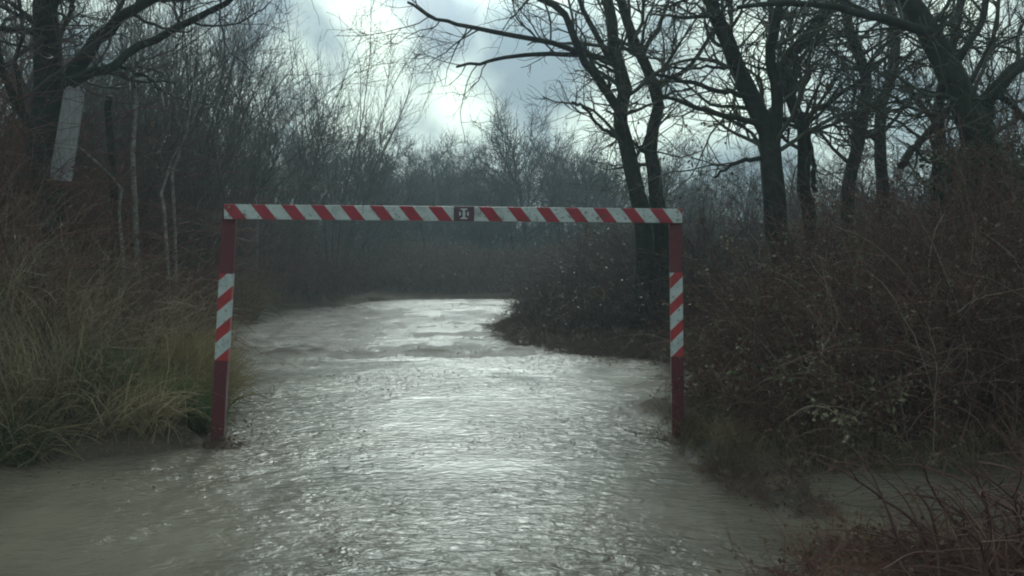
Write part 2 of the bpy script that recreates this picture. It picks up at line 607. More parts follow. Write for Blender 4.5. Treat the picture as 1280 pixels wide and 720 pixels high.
def paint_mat(name, base, worn, striped=None, pitch=0.26, slope=1.0, axis_i=0, duty=0.53, phase=0.0, zr=None, shift=None, mud=None):
    """old gloss paint; striped: red and white bands cut across the board"""
    m, w, p, o = mat(name)
    tc = w.n('ShaderNodeTexCoord').outputs['Object']
    sep = w.n('ShaderNodeSeparateXYZ', {0: tc})
    n = w.noise(tc, 9, 5, 0.65)
    n2 = w.noise(tc, 55, 4, 0.6)
    col = w.mix(w.ramp(n, 0.42, 0.72), base, worn)
    rough = 0.42
    if striped:
        q = w.math('ADD', w.math('MULTIPLY', sep.outputs[0], 1.0 if axis_i == 0 else slope),
                   w.math('MULTIPLY', sep.outputs[2], slope if axis_i == 0 else 1.0))
        if shift:
            side = w.math('GREATER_THAN', sep.outputs[0], shift[0])
            q = w.math('ADD', q, w.math('ADD', w.math('MULTIPLY', side, shift[2] - shift[1]), shift[1]))
        q = w.math('FRACT', w.math('ADD', w.math('DIVIDE', q, pitch), phase))
        fac = w.math('LESS_THAN', q, duty)
        dirty = w.mix(w.ramp(n, 0.45, 0.7), striped, tuple(c * 0.72 for c in striped))
        stripe = w.mix(fac, col, dirty)
        if zr:
            inr = w.math('MULTIPLY', w.math('GREATER_THAN', sep.outputs[2], zr[0]), w.math('LESS_THAN', sep.outputs[2], zr[1]))
            stripe = w.mix(inr, w.mix(n, (0.085, 0.014, 0.026), (0.13, 0.03, 0.04)), stripe)
        col = stripe
    n3 = w.noise(tc, 16, 6, 0.7)
    col = w.mix(w.math('MULTIPLY', w.ramp(n3, 0.57, 0.66), 0.75), col, (0.10, 0.055, 0.035))
    col = w.mix(w.ramp(n2, 0.60, 0.70), col, (0.07, 0.05, 0.04))
    if mud is not None:
        wet = w.ramp(w.math('ADD', sep.outputs[2], w.math('MULTIPLY', n, 0.45)), mud + 0.75, mud + 0.40)
        col = w.mix(w.math('MULTIPLY', wet, 0.8), col, (0.085, 0.068, 0.05))
    w.link(col, p.inputs['Base Color'])
    p.inputs['Roughness'].default_value = rough
    p.inputs['Specular IOR Level'].default_value = 0.3
    b = w.n('ShaderNodeBump', {'Strength': 0.3, 'Distance': 0.003, 'Height': n2})
    w.link(b.outputs[0], p.inputs['Normal'])
    return m


def box_bm(sx, sy, sz, bev=0.004, center=(0, 0, 0)):
    import bmesh
    bm = bmesh.new()
    bmesh.ops.create_cube(bm, size=1.0)
    bmesh.ops.scale(bm, vec=(sx, sy, sz), verts=bm.verts)
    bmesh.ops.bevel(bm, geom=bm.edges[:], offset=bev, segments=2, affect='EDGES', profile=0.6)
    bmesh.ops.translate(bm, vec=center, verts=bm.verts)
    return bm


def bm_obj(name, bm, m, parent=None):
    me = bpy.data.meshes.new(name)
    bm.to_mesh(me)
    bm.free()
    me.materials.append(m)
    o = bpy.data.objects.new(name, me)
    COL.objects.link(o)
    if parent:
        o.parent = parent
    return o


def barrier():
    import bmesh
    DL, DR = 7.0, 7.22
    WHITE = (0.44, 0.49, 0.49)
    RED, RED2 = (0.36, 0.035, 0.04), (0.24, 0.03, 0.035)
    tl, bl = at(288, 262, DL), at(272, 556, DL)
    tr, br = at(844, 268, DR), at(847.5, 548, DR)
    root = empty('height_barrier', tuple((bl + br) / 2))
    tag(root, 'red and white striped height barrier standing in the flood water', 'height barrier')
    org = Vector((bl + br) / 2)

    def post(top, bot, wdt, mtl, twist):
        top, bot = Vector(top), Vector(bot)
        bot = bot + (bot - top).normalized() * 0.3
        L = (top - bot).length
        o = bm_obj('post', box_bm(wdt, wdt, L, 0.006), mtl, root)
        o.location = (top + bot) / 2 - org
        zax = (top - bot).normalized()
        xax = Vector((1, 0, 0))
        yax = zax.cross(xax).normalized()
        xax = yax.cross(zax)
        o.rotation_euler = (Matrix((xax, yax, zax)).transposed() @ Matrix.Rotation(twist, 3, 'Z')).to_euler()
        return o, L

    # posts: (object z runs up the post, zero in its middle)
    Ltot = (Vector(tl) - Vector(bl)).length + 0.3

    def zof(py, top_y, bot_y, L):       # photo row to post z
        return L / 2 - (py - top_y) / (bot_y - top_y) * (L - 0.3)
    # left post bands
    L = Ltot
    lp = 0.272
    zt, zb = zof(341, 262, 556, L), zof(449, 262, 556, L)
    # white bands rise to the right on the post
    ml = paint_mat('left_post_paint', RED, RED2, WHITE, pitch=lp, slope=-1.0, axis_i=1, duty=0.56,
                   phase=(-(zb + 0.055) / lp) % 1.0, zr=(zb, zt), mud=-L / 2)
    mlp = bpy.data.materials['left_post_paint']
    o, _ = post(tl, bl, 0.112, ml, R(10))
    o['label'] = 'left post leaning inwards at its top'
    L2 = (Vector(tr) - Vector(br)).length + 0.3
    lp2 = 0.240
    zt, zb = zof(340, 268, 548, L2), zof(444, 268, 548, L2)
    mr = paint_mat('right_post_paint', RED, RED2, WHITE, pitch=lp2, slope=-1.0, axis_i=1, duty=0.56,
                   phase=(-(zb + 0.05) / lp2) % 1.0, zr=(zb, zt), mud=-L2 / 2)
    o, _ = post(tr, br, 0.110, mr, R(-8))
    o['label'] = 'upright right post at the bramble bank'
    # crossbar
    a, b = Vector(at(281, 264.5, DL - 0.085)), Vector(at(852, 270, DR - 0.085))
    Lb = (b - a).length
    pitch = 0.2525
    mb = paint_mat('crossbar_paint', (0.30, 0.028, 0.045), (0.21, 0.028, 0.04), WHITE, pitch=pitch, slope=0.80, axis_i=0,
                   shift=((575.5 - 281) / (852 - 281) * Lb - Lb / 2, -0.028, 0.040),
                   duty=0.53, phase=((Lb / 2 - 0.085 - 0.03) / pitch) % 1.0)
    bar = bm_obj('crossbar', box_bm(Lb, 0.045, 0.126, 0.004), mb, root)
    bar.location = (a + b) / 2 - org
    ang = math.atan2(b.z - a.z, b.x - a.x)
    yaw = math.atan2(b.y - a.y, b.x - a.x)
    bar.rotation_euler = (0, -ang, yaw)
    # bolt heads at each end
    steel = mat('bolt_steel')
    steel[2].inputs['Base Color'].default_value = (0.25, 0.24, 0.22, 1)
    steel[2].inputs['Metallic'].default_value = 0.8
    steel[2].inputs['Roughness'].default_value = 0.5
    for sx in (-1, 1):
        for sz in (-1, 1):
            bm = bmesh.new()
            bmesh.ops.create_cone(bm, cap_ends=True, segments=6, radius1=0.011, radius2=0.010, depth=0.012)
            bmesh.ops.rotate(bm, cent=(0, 0, 0), matrix=Matrix.Rotation(R(90), 3, 'X'), verts=bm.verts)
            q = bm_obj('bolt', bm, steel[0], bar)
            q.location = (sx * (Lb / 2 - 0.045), -0.029, sz * 0.035)
    # plate in the middle with its white device
    cx = (575.5 - 281) / (852 - 281) * Lb - Lb / 2
    mp, w, p, _o = mat('dark_plate')
    p.inputs['Base Color'].default_value = (0.075, 0.03, 0.04, 1)
    p.inputs['Roughness'].default_value = 0.45
    pl = bm_obj('sign_plate', box_bm(0.178, 0.008, 0.128, 0.002), mp, bar)
    pl.location = (cx, -0.0275, 0)
    mw, w, p, _o = mat('device_white')
    p.inputs['Base Color'].default_value = (0.42, 0.43, 0.45, 1)
    p.inputs['Roughness'].default_value = 0.5
    bm = bmesh.new()

    def poly(pts):
        th = 0.003
        f = [bm.verts.new((x, -th, z)) for x, z in pts]
        g = [bm.verts.new((x, 0, z)) for x, z in pts]
        bm.faces.new(f)
        bm.faces.new(g[::-1])
        n = len(pts)
        for i in range(n):
            j = (i + 1) % n
            bm.faces.new((f[j], f[i], g[i], g[j]))
    # arrows up and down to limit bars, and a mark on each side
    poly([(-.038, .050), (.038, .050), (.034, .040), (.014, .034), (.010, .020), (-.010, .020), (-.014, .034), (-.034, .040)])
    poly([(-.034, -.040), (-.014, -.034), (-.010, -.020), (.010, -.020), (.014, -.034), (.034, -.040), (.038, -.050), (-.038, -.050)])
    poly([(-.014, .0185), (.014, .0185), (.014, -.0185), (-.014, -.0185)])
    poly([(-.048, .018), (-.036, .020), (-.030, .006), (-.030, -.006), (-.036, -.020), (-.048, -.018)])
    poly([(.048, .018), (.048, -.018), (.036, -.020), (.030, -.006), (.030, .006), (.036, .020)])
    bmesh.ops.recalc_face_normals(bm, faces=bm.faces)
    dv = bm_obj('emblem', bm, mw, bar)
    dv.location = (cx, -0.0318, 0)
    dv.scale = (0.87, 1, 0.92)


barrier()

# ------------------------------------------------------------------ trees
# limb: list of (px, py) rows and widths in photo pixels, with a distance; grown on into twigs


def limb(pts, w0, w1, Yd, rng, K=18, depth_wave=0.5, ground_end=False, extend=0.0, dy=0.0):
    n = len(pts)
    P, Rr = [], []
    ph = rng.uniform(0, 6)
    for i, (x, y) in enumerate(pts):
        yy = Yd + dy * i / max(1, n - 1) + depth_wave * math.sin(ph + i * 0.9) * (i / n)
        P.append(at(x, y, yy))
        wd = w0 + (w1 - w0) * i / max(1, n - 1)
        Rr.append(0.5 * wd / FPX * yy)
    if ground_end:
        b = P[0].copy()
        g = hz(b[0], b[1]) - 0.3
        steps = max(1, int((b[2] - g) / 1.0))
        pre = []
        for k in range(1, steps + 1):
            f = k / steps
            pre.append(np.array([b[0] + 0.05 * math.sin(k * 2.1), b[1], b[2] + (g - b[2]) * f]))
        P = pre[::-1] + P
        Rr = [Rr[0] * (1.35 if k == 0 else 1.08) for k in range(steps)] + Rr
    if extend:
        d = unit(P[-1] - P[-2])
        for k in range(3):
            d = unit(d + rng.normal(size=3) * 0.22 + np.array([0, 0, 0.1]))
            P.append(P[-1] + d * extend / 3)
            Rr.append(Rr[-1] * 0.68)
    P = np.array(P)
    return resample(P, Rr, K, rng, 0.012)


def hero_tree(name, label, limbs, seed, Yd, mb='oak', mt='twig', dens=1.0, drop=0.0, leaf=0, twig_len=1.0, cat='tree', group=None,
              leafmat='leaf_dry', extra=None):
    rng = np.random.default_rng(seed)
    L = []
    for l in limbs:
        L.append(limb(l['p'], l['w'][0], l['w'][1], Yd + l.get('o', 0), rng, ground_end=l.get('g', False),
                      extend=l.get('x', 0.0), dy=l.get('dy', 0.0)))
    P = np.array([a for a, b in L])
    Rr = np.array([b for a, b in L])
    base = P[0][0].copy()
    base[2] = hz(base[0], base[1])
    length = np.linalg.norm(np.diff(P, axis=1), axis=2).sum(1)
    tmin = 0.30 if L else 0.2
    # side limbs
    C1, R1 = grow(P, Rr, rng, length * 2.9 * dens, tmin, 1.0, 1.9 * twig_len, 0.4, (35, 75), 9, 0.20, (0, 0, 0.05), 0.42, 0.009, 0.04, 0.3)
    l1 = np.linalg.norm(np.diff(C1, axis=1), axis=2).sum(1)
    C2, R2 = grow(C1, R1, rng, l1 * 5.0, 0.15, 1.0, 0.95 * twig_len, 0.4, (30, 70), 7, 0.22, (0, 0, 0.03), 0.6, 0.0050, 0.02, 0.4)
    l2 = np.linalg.norm(np.diff(C2, axis=1), axis=2).sum(1)
    C3, R3 = grow(C2, R2, rng, l2 * 6.6, 0.15, 1.0, 0.48 * twig_len, 0.4, (25, 65), 5, 0.24, (0, 0, 0.02), 0.7, 0.0036, 0.01, 0.6)
    root = empty(name, tuple(base))
    tag(root, label, cat, group)
    v, f = tubes(P - base, Rr, 10)
    mesh_np('trunk', v, f, M[mb], root)
    v, f = join([tubes(C1 - base, R1, 5), tubes(C2 - base, R2, 4), tubes(C3 - base, R3, 3)])
    mesh_np('crown', v, f, M[mt], root)
    if leaf:
        v, f = leaves(C3 - base, rng, leaf, 0.07, 0.6)
        mesh_np('leaves', v, f, M[leafmat], root, smooth=False)
    return root, base, P, Rr


def dk(pts, w, **k):
    return dict(p=pts, w=w, **k)


# left bank: the big forked tree
hero_tree('tree', 'large dark forked tree at the left edge with a pale board beside its trunk', [
    dk([(54, 200), (62, 125), (62, 83), (58, 42), (58, 0)], (40, 27), g=True, x=2.5),
    dk([(66, 150), (78, 120), (90, 92), (117, 54), (142, 29), (167, 12), (200, -8)], (22, 10), x=2.0),
    dk([(80, 112), (110, 92), (142, 83), (167, 62), (208, 44), (250, 21), (288, 0)], (13, 7), x=1.5),
    dk([(150, 82), (183, 96), (204, 115)], (5, 3)),
    dk([(55, 45), (30, 38), (0, 37), (-40, 20)], (10, 6), x=1),
    dk([(58, 20), (80, -30), (90, -90)], (14, 8), x=1.5),
], 11, 11.0, dens=0.9, mt='twig')
hero_tree('tree', 'dark thin leaning tree cut off by the left edge of the picture', [
    dk([(52, 190), (25, 137), (8, 100), (-2, 62), (-8, 0)], (11, 7), g=True, x=2.0),
    dk([(30, 145), (20, 80), (28, 30), (20, -30)], (6, 4), x=1.0)], 12, 10.0, dens=1.1)

# right side
hero_tree('tree', 'slender twin tree behind the right end of the crossbar, its long bough reaching left', [
    dk([(803, 270), (800, 255), (787, 208), (779, 167), (775, 137), (783, 108), (771, 75), (765, 33), (757, -5)], (22, 13), g=True, x=2.5),
    dk([(775, 140), (750, 100), (729, 75), (717, 42), (700, 12), (667, -4)], (12, 7), x=1.5, dy=-1),
    dk([(771, 75), (715, 68), (650, 70), (600, 78), (570, 84)], (7, 3), dy=-1),
    dk([(760, 78), (735, 68), (675, 50), (608, 37), (567, 29), (533, 19), (508, 0)], (8, 3), dy=-1.5),
    dk([(764, 75), (746, 46), (725, 0)], (8, 6), x=1.5),
    dk([(775, 175), (746, 154), (729, 133), (715, 128)], (5, 2.5)),
], 13, 14.5, dens=0.85, mt='twig_green')
hero_tree('tree', 'slender tree with a kinked trunk rising right behind the crossbar end, beside its twin', [
    dk([(823, 262), (821, 250), (817, 208), (812, 175), (823, 137), (817, 104), (800, 71), (787, 33), (773, -5)], (19, 11), g=True, x=2.5),
    dk([(815, 108), (850, 92), (880, 60), (900, 20)], (6, 4), x=1),
    dk([(816, 200), (800, 185), (790, 178)], (5, 4)),
    dk([(800, 71), (820, 40), (835, 0)], (7, 4), x=1.5),
], 14, 14.8, dens=0.8, mt='twig_green')
hero_tree('tree', 'stout dark tree leaning left with boughs reaching over the barrier end', [
    dk([(983, 340), (969, 283), (966, 222), (962, 179), (955, 151), (931, 104), (912, 57), (889, 0)], (31, 17), g=True, x=3),
    dk([(966, 190), (969, 165), (971, 118), (962, 71), (969, 28), (976, -5)], (17, 10), x=2.5),
    dk([(950, 155), (936, 151), (898, 142), (860, 130), (827, 118)], (9, 4), dy=-0.6),
    dk([(940, 122), (922, 118), (874, 106), (822, 92)], (8, 4), dy=-0.6),
    dk([(922, 85), (907, 85), (841, 85)], (5, 3)),
    dk([(962, 196), (922, 203), (893, 222)], (7, 3)),
], 15, 12.5, dens=1.0, mt='twig_green', leaf=700)
hero_tree('tree', 'crooked tree close behind the stout leaning one, bending right at its top', [
    dk([(1011, 264), (1002, 227), (1007, 170), (992, 137), (983, 99), (988, 71), (1016, 38), (1044, 0)], (17, 11), g=True, x=2.5),
    dk([(1007, 150), (1020, 138), (1044, 123), (1082, 94), (1110, 70)], (8, 4)),
    dk([(990, 130), (1012, 175), (1018, 240)], (6, 6)),
], 16, 14.0, dens=0.9, mt='twig_green')
hero_tree('tree', 'wavy middle tree of the right bank, left one of two close together', [
    dk([(1058, 260), (1063, 222), (1073, 179), (1082, 132), (1082, 90), (1063, 47), (1054, -5)], (17, 11), g=True, x=2.5),
    dk([(1080, 100), (1100, 60), (1140, 30)], (6, 4), x=1)], 17, 15.5, dens=0.9)
hero_tree('tree', 'upright tree right of the wavy middle tree with a slight bend', [
    dk([(1104, 250), (1101, 198), (1101, 137), (1115, 94), (1118, 47), (1110, -5)], (15, 11), g=True, x=2.5),
    dk([(1101, 170), (1130, 135), (1165, 105)], (5, 3))], 18, 16.5, dens=0.9)
rt, rbase, rP, rR = hero_tree('tree', 'biggest ivy-footed tree near the right edge, leaning left above the brambles', [
    dk([(1226, 260), (1224, 227), (1224, 189), (1219, 156), (1200, 113), (1177, 71), (1158, 33), (1129, -5)], (48, 23), g=True, x=3),
    dk([(1226, 160), (1233, 132), (1252, 104), (1290, 74), (1340, 50)], (23, 13), x=1.5),
    dk([(1192, 85), (1205, 62), (1219, 42), (1233, 0)], (11, 8), x=2),
    dk([(1165, 45), (1153, 38), (1110, 24), (1044, 9), (980, 4), (922, 9)], (13, 5), dy=-1.0),
    dk([(1200, 125), (1181, 142), (1148, 179), (1125, 208)], (9, 10)),
    dk([(1245, 115), (1262, 130), (1290, 160)], (8, 5)),
], 19, 11.0, dens=1.0, mt='twig_green', leaf=300)
hero_tree('tree', 'thin upright tree between the two rightmost big trunks', [
    dk([(1170, 260), (1172, 227), (1176, 179), (1172, 142), (1181, 94), (1191, 57), (1205, -5)], (15, 10), g=True, x=2.5)],
    20, 13.0, dens=0.9)

# ivy round the foot of the biggest tree
rng = np.random.default_rng(77)
n = 5200
t = rng.random(n) ** 1.3 * 0.34 * (len(rP[0]) - 1)
i0 = t.astype(int)
pp = rP[0][i0] + (rP[0][i0 + 1] - rP[0][i0]) * (t - i0)[:, None]
an = rng.random(n) * 6.283
rr = rR[0][i0] * 1.02 + np.abs(rng.normal(size=n)) * 0.20
pp = pp + np.stack([np.cos(an) * rr, np.sin(an) * rr, rng.normal(size=n) * 0.1], 1) - rbase
v, f = leaves(np.stack([pp, pp + 0.01], 1), rng, n, 0.09, 0.5)
mesh_np('ivy', v, f, M['ivy'], rt, smooth=False)


# ------------------------------------------------------------------ generic bare trees and shrubs
def fan_shrub(seed, n_stem, h, spread, lean=0.25, r0=0.022, tw=1.0, wander=0.07, base_r=0.35):
    """many thin upright stems from one foot; returns arrays"""
    rng = np.random.default_rng(seed)
    K = 12
    a = rng.random(n_stem) * 6.283
    q = rng.random(n_stem)
    P = np.empty((n_stem, K, 3))
    P[:, 0] = np.stack([np.cos(a) * base_r * q, np.sin(a) * base_r * q, np.full(n_stem, -0.15)], 1)
    d = unit(np.stack([np.cos(a) * spread * q, np.sin(a) * spread * q, np.ones(n_stem)], 1))
    L = h * rng.uniform(0.6, 1.05, n_stem)
    for k in range(1, K):
        d = unit(d + rng.normal(size=(n_stem, 3)) * wander + np.array([0, 0, 0.03]))
        P[:, k] = P[:, k - 1] + d * (L / (K - 1))[:, None]
    Rr = (r0 * rng.uniform(0.6, 1.3, n_stem))[:, None] * np.linspace(1, 0.3, K)[None, :]
    C1, R1 = grow(P, Rr, rng, L * 2.6 * tw, 0.2, 1.0, 1.7, 0.4, (22, 50), 8, 0.12, (0, 0, 0.06), 0.55, 0.0055, 0.02, 0.4)
    l1 = np.linalg.norm(np.diff(C1, axis=1), axis=2).sum(1)
    C2, R2 = grow(C1, R1, rng, l1 * 3.2 * tw, 0.1, 1.0, 0.65, 0.4, (18, 45), 5, 0.13, (0, 0, 0.05), 0.65, 0.0040, 0.01, 0.5)
    return (P, Rr), (C1, R1), (C2, R2), rng


def make_shrub(name, label, cat, loc, seed, group=None, mats=('shrub', 'shrub'), **k):
    A, B, C, rng = fan_shrub(seed, **k)
    root = empty(name, loc)
    tag(root, label, cat, group)
    v, f = tubes(A[0], A[1], 6)
    mesh_np('stems', v, f, M[mats[0]], root)
    v, f = join([tubes(B[0], B[1], 4), tubes(C[0], C[1], 3)])
    mesh_np('twigs', v, f, M[mats[1]], root)
    return root


def copy_tree(root, loc, rz, s, label=None, group=None):
    r = root.copy()
    COL.objects.link(r)
    r.location = loc
    r.rotation_euler = (0, 0, rz)
    r.scale = (s[0], s[0], s[1]) if isinstance(s, tuple) else (s, s, s)
    if label:
        r['label'] = label
    if group:
        r['group'] = group
    for ch in list(root.children):
        c = ch.copy()
        COL.objects.link(c)
        c.parent = r
    return r


def gloc(px, Yd):
    x = (px - 640) / FPX * Yd
    return (x, Yd, hz(x, Yd))


GL = 'thin bare shrubs of the left thicket'
p1 = make_shrub('bare_shrub', 'tall pale grey shrub fanning up against the open sky left of the cloud gap', 'shrub', gloc(412, 29.5), 31,
                n_stem=20, h=10.8, spread=0.50, r0=0.030, tw=1.15)
copy_tree(p1, gloc(335, 25.5), 2.1, (0.85, 0.85), 'tall dense shrub with pale forked stems just behind the left end of the crossbar')
p2 = make_shrub('bare_shrub', 'thin bare shrub in the tangled thicket behind the left bank', 'shrub', gloc(240, 16), 32, GL,
                n_stem=17, h=7.2, spread=0.46, r0=0.024, tw=1.2, wander=0.13)
TH = 'thin bare shrub in the tangled thicket behind the left bank'
rnd = random.Random(4)
for px, Yd, s, z in [(215, 14, .8, .75), (160, 13, .72, .66), (125, 15.5, .9, .85), (285, 21, 1.1, 1.15), (235, 19, 1, 1.05), (262, 24, 1.2, 1.3), (200, 22, 1.2, 1.2), (185, 17, 1, .95),
                     (90, 16, 1, .9), (20, 14, .85, .8), (-40, 13, .9, .85), (50, 19, 1.1, 1), (140, 21, 1.2, 1.15), (-110, 15, 1, .9),
                     (-180, 13, 1, .9), (-260, 15, 1.1, 1.0), (-400, 14, 1.1, 1.0)]:
    copy_tree(p2, gloc(px, Yd), rnd.uniform(0, 6), (s, z), TH, GL)
for px, Yd, s, z, lb in [(458, 33, .6, .50, 'low bare shrub on the left shore of the far water'),
                         (372, 28.5, .7, .7, 'bare shrub behind the golden tussock on the left shore')]:
    copy_tree(p1, gloc(px, Yd), rnd.uniform(0, 6), (s, z), lb)
GR = 'thin bare shrubs between the trunks of the right bank'
TR = 'thin bare shrub filling the space between the trunks on the right bank'
for px, Yd, s, z in [(875, 19, .8, .42), (1020, 19, .9, .50), (1090, 21, 1, .62), (1150, 18, .9, .55),
                     (1270, 15, 1, .85), (1330, 13, 1, .8), (1400, 16, 1, .9), (1480, 13, 1, .9), (1600, 15, 1.1, 1)]:
    copy_tree(p2, gloc(px, Yd), rnd.uniform(0, 6), (s, z), TR, GR)


# pale thin stems in the left thicket
def pale_stem(pts, wd, Yd, label, seed):
    rng = np.random.default_rng(seed)
    P, Rr = limb(pts, wd, wd * 0.7, Yd, rng, K=12, depth_wave=0.1, ground_end=True, extend=1.6)
    base = P[0].copy()
    root = empty('sapling', tuple(base))
    tag(root, label, 'sapling')
    v, f = tubes(P[None] - base, Rr[None], 7)
    mesh_np('stem', v, f, M['pale'], root)
    C, RC = grow(P[None], Rr[None], rng, 14, 0.45, 1, 0.9, 0.4, (20, 45), 6, 0.1, (0, 0, .06), 0.5, 0.004, 0.01)
    C2, RC2 = grow(C, RC, rng, 4, 0.2, 1, 0.4, 0.4, (20, 45), 5, 0.1, (0, 0, .05), 0.6, 0.003, 0.01)
    v, f = join([tubes(C - base, RC, 4), tubes(C2 - base, RC2, 3)])
    mesh_np('twigs', v, f, M['shrub'], root)


pale_stem([(167, 233), (166, 188), (169, 142), (166, 110)], 6.5, 11.5, 'thickest pale sapling stem standing right of the leaning board', 41)
pale_stem([(149, 275), (150, 250), (148, 228), (120, 205)], 4, 11.0, 'thin pale sapling bending left low in the left thicket', 42)
pale_stem([(206, 268), (203, 250), (204, 232), (214, 205)], 4.5, 11.5, 'short pale sapling low between the board and the barrier', 43)
pale_stem([(215, 225), (222, 195), (228, 172), (240, 150)], 4, 12.5, 'pale sapling leaning right in the middle of the left thicket', 44)
pale_stem([(320, 255), (319, 228), (332, 205), (348, 180)], 3.5, 24, 'pale forked sapling just above the left end of the crossbar', 45)


# dark broken stump
def stump():
    rng = np.random.default_rng(8)
    P, Rr = limb([(137, 172), (136, 145), (137, 121)], 9, 8, 11.2, rng, K=10, depth_wave=0, ground_end=True)
    base = P[0].copy()
    v, f = tubes(P[None] - base, Rr[None], 9)
    k = len(v)
    f = f.tolist()
    o = mesh_np('dead_stump', v, np.array(f), M['oak'])
    o.location = base
    tag(o, 'tall snapped-off dark dead trunk right of the pale board', 'dead trunk')


stump()


# pale board leaning by the big tree
def board():
    import bmesh
    Yd = 10.2
    tl_, tr_, br_, bl_ = at(80, 112, Yd + .12), at(105, 112, Yd + .12), at(88, 227, Yd), at(61, 224, Yd)
    c = (tl_ + tr_ + br_ + bl_) / 4
    m, w, p, o = mat('weathered_board')
    tc = w.n('ShaderNodeTexCoord').outputs['Object']
    mp = w.n('ShaderNodeMapping', {0: tc, 3: (6, 6, 0.7)}).outputs[0]
    n = w.noise(mp, 6, 5, 0.6)
    cc = w.mix(w.ramp(n, 0.3, 0.7), (0.29, 0.29, 0.30), (0.19, 0.185, 0.19))
    n2 = w.noise(tc, 9, 5, 0.7)
    cc = w.mix(w.ramp(n2, 0.6, 0.72), cc, (0.12, 0.11, 0.10))
    w.link(cc, p.inputs['Base Color'])
    p.inputs['Roughness'].default_value = 0.8
    bm = bmesh.new()
    pts = [tl_ - c, tr_ - c, br_ - c, bl_ - c]
    # broken top edge with a few teeth
    edge = [pts[0], pts[0] * .75 + pts[1] * .25 + np.array([0, 0, .05]), pts[0] * .5 + pts[1] * .5 + np.array([0, 0, .01]),
            pts[0] * .2 + pts[1] * .8 + np.array([0, 0, .06]), pts[1], pts[2], pts[3]]
    a = [bm.verts.new(tuple(q)) for q in edge]
    b = [bm.verts.new(tuple(q + np.array([0, 0.035, 0]))) for q in edge]
    bm.faces.new(a)
    bm.faces.new(b[::-1])
    for i in range(len(a)):
        j = (i + 1) % len(a)
        bm.faces.new((a[j], a[i], b[i], b[j]))
    bmesh.ops.recalc_face_normals(bm, faces=bm.faces)
    o = bm_obj('board', bm, m)
    o.location = tuple(c)
    tag(o, 'pale grey weathered board leaning beside the big left tree', 'board')


board()


# far trees
def far_tree(seed, h):
    rng = np.random.default_rng(seed)
    K = 10
    P = np.zeros((1, K, 3))
    d = np.array([[0, 0, 1.0]])
    P[0, 0] = (0, 0, -0.2)
    for k in range(1, K):
        d = unit(d + rng.normal(size=(1, 3)) * 0.10)
        P[:, k] = P[:, k - 1] + d * h * 0.7 / (K - 1)
    Rr = np.linspace(0.17, 0.05, K)[None]
    C1, R1 = grow(P, Rr, rng, 22, 0.15, 1.0, h * 0.55, 0.25, (30, 65), 9, 0.14, (0, 0, 0.07), 0.5, 0.03, 0.08, 0.3)
    C2, R2 = grow(C1, R1, rng, 11, 0.15, 1, h * 0.24, 0.35, (25, 60), 7, 0.16, (0, 0, 0.05), 0.55, 0.016, 0.04, 0.4)
    C3, R3 = grow(C2, R2, rng, 9, 0.1, 1, h * 0.11, 0.35, (25, 60), 5, 0.18, (0, 0, 0.03), 0.6, 0.011, 0.02, 0.6)
    return (P, Rr), (C1, R1), (C2, R2), (C3, R3)


def make_far(seed, h, loc, label, group=None):
    a, b, c, d = far_tree(seed, h)
    root = empty('bare_tree', loc)
    tag(root, label, 'tree', group)
    v, f = tubes(a[0], a[1], 7)
    mesh_np('trunk', v, f, M['oak'], root)
    v, f = join([tubes(b[0], b[1], 5), tubes(c[0], c[1], 3), tubes(d[0], d[1], 3)])
    mesh_np('crown', v, f, M['twig_far'], root)
    return root


fa = make_far(51, 9.0, gloc(655, 44), 'spreading bare tree in the far hedge, tallest right of the bright cloud')
fb = make_far(52, 8.0, gloc(545, 50), 'hazy bare tree in the far hedge under the bright cloud')
GF = 'bare trees of the far tree line'
TF = 'small hazy bare tree in the far tree line behind the crossbar'
for i, (px, Yd, s) in enumerate([(500, 48, .85), (590, 56, .95), (610, 47, .78), (700, 50, .95), (735, 46, .95), (470, 44, .9), (430, 50, 1.1), (560, 62, 1.0),
                                 (770, 52, 1.0), (820, 44, .8), (870, 50, .85), (930, 46, .75), (1000, 52, .9), (390, 46, 1.1), (340, 52, 1.2),
                                 (280, 45, 1.1), (1080, 46, .85), (1180, 48, .85), (1290, 44, .9), (200, 48, 1.2), (100, 44, 1.1), (0, 47, 1.2), (485, 60, 1.0), (520, 66, 1.0), (575, 68, .95), (630, 64, 1.05), (725, 60, 1.2), (640, 42, .5), (600, 43, .45), (530, 42, .5), (490, 41, .55), (700, 42, .55)]):
    copy_tree(fa if i % 2 else fb, gloc(px, Yd), rnd.uniform(0, 6), s, TF, GF)

# ------------------------------------------------------------------ undergrowth (nobody could count these)


def in_poly(x, y, poly):
    return seg_dist(x, y, np.array(poly, float)) < 0


def scatter(poly, n, rng, dens=None, off_water=0.0):
    poly = np.array(poly, float)
    lo, hi = poly.min(0), poly.max(0)
    out = []
    got = 0
    while got < n:
        q = lo + (hi - lo) * rng.random((n * 2, 2))
        k = in_poly(q[:, 0], q[:, 1], poly)
        q = q[k]
        k = seg_dist(q[:, 0], q[:, 1], WATER_EDGE) > off_water
        q = q[k]
        out.append(q)
        got += len(q)
    q = np.concatenate(out)[:n]
    return q


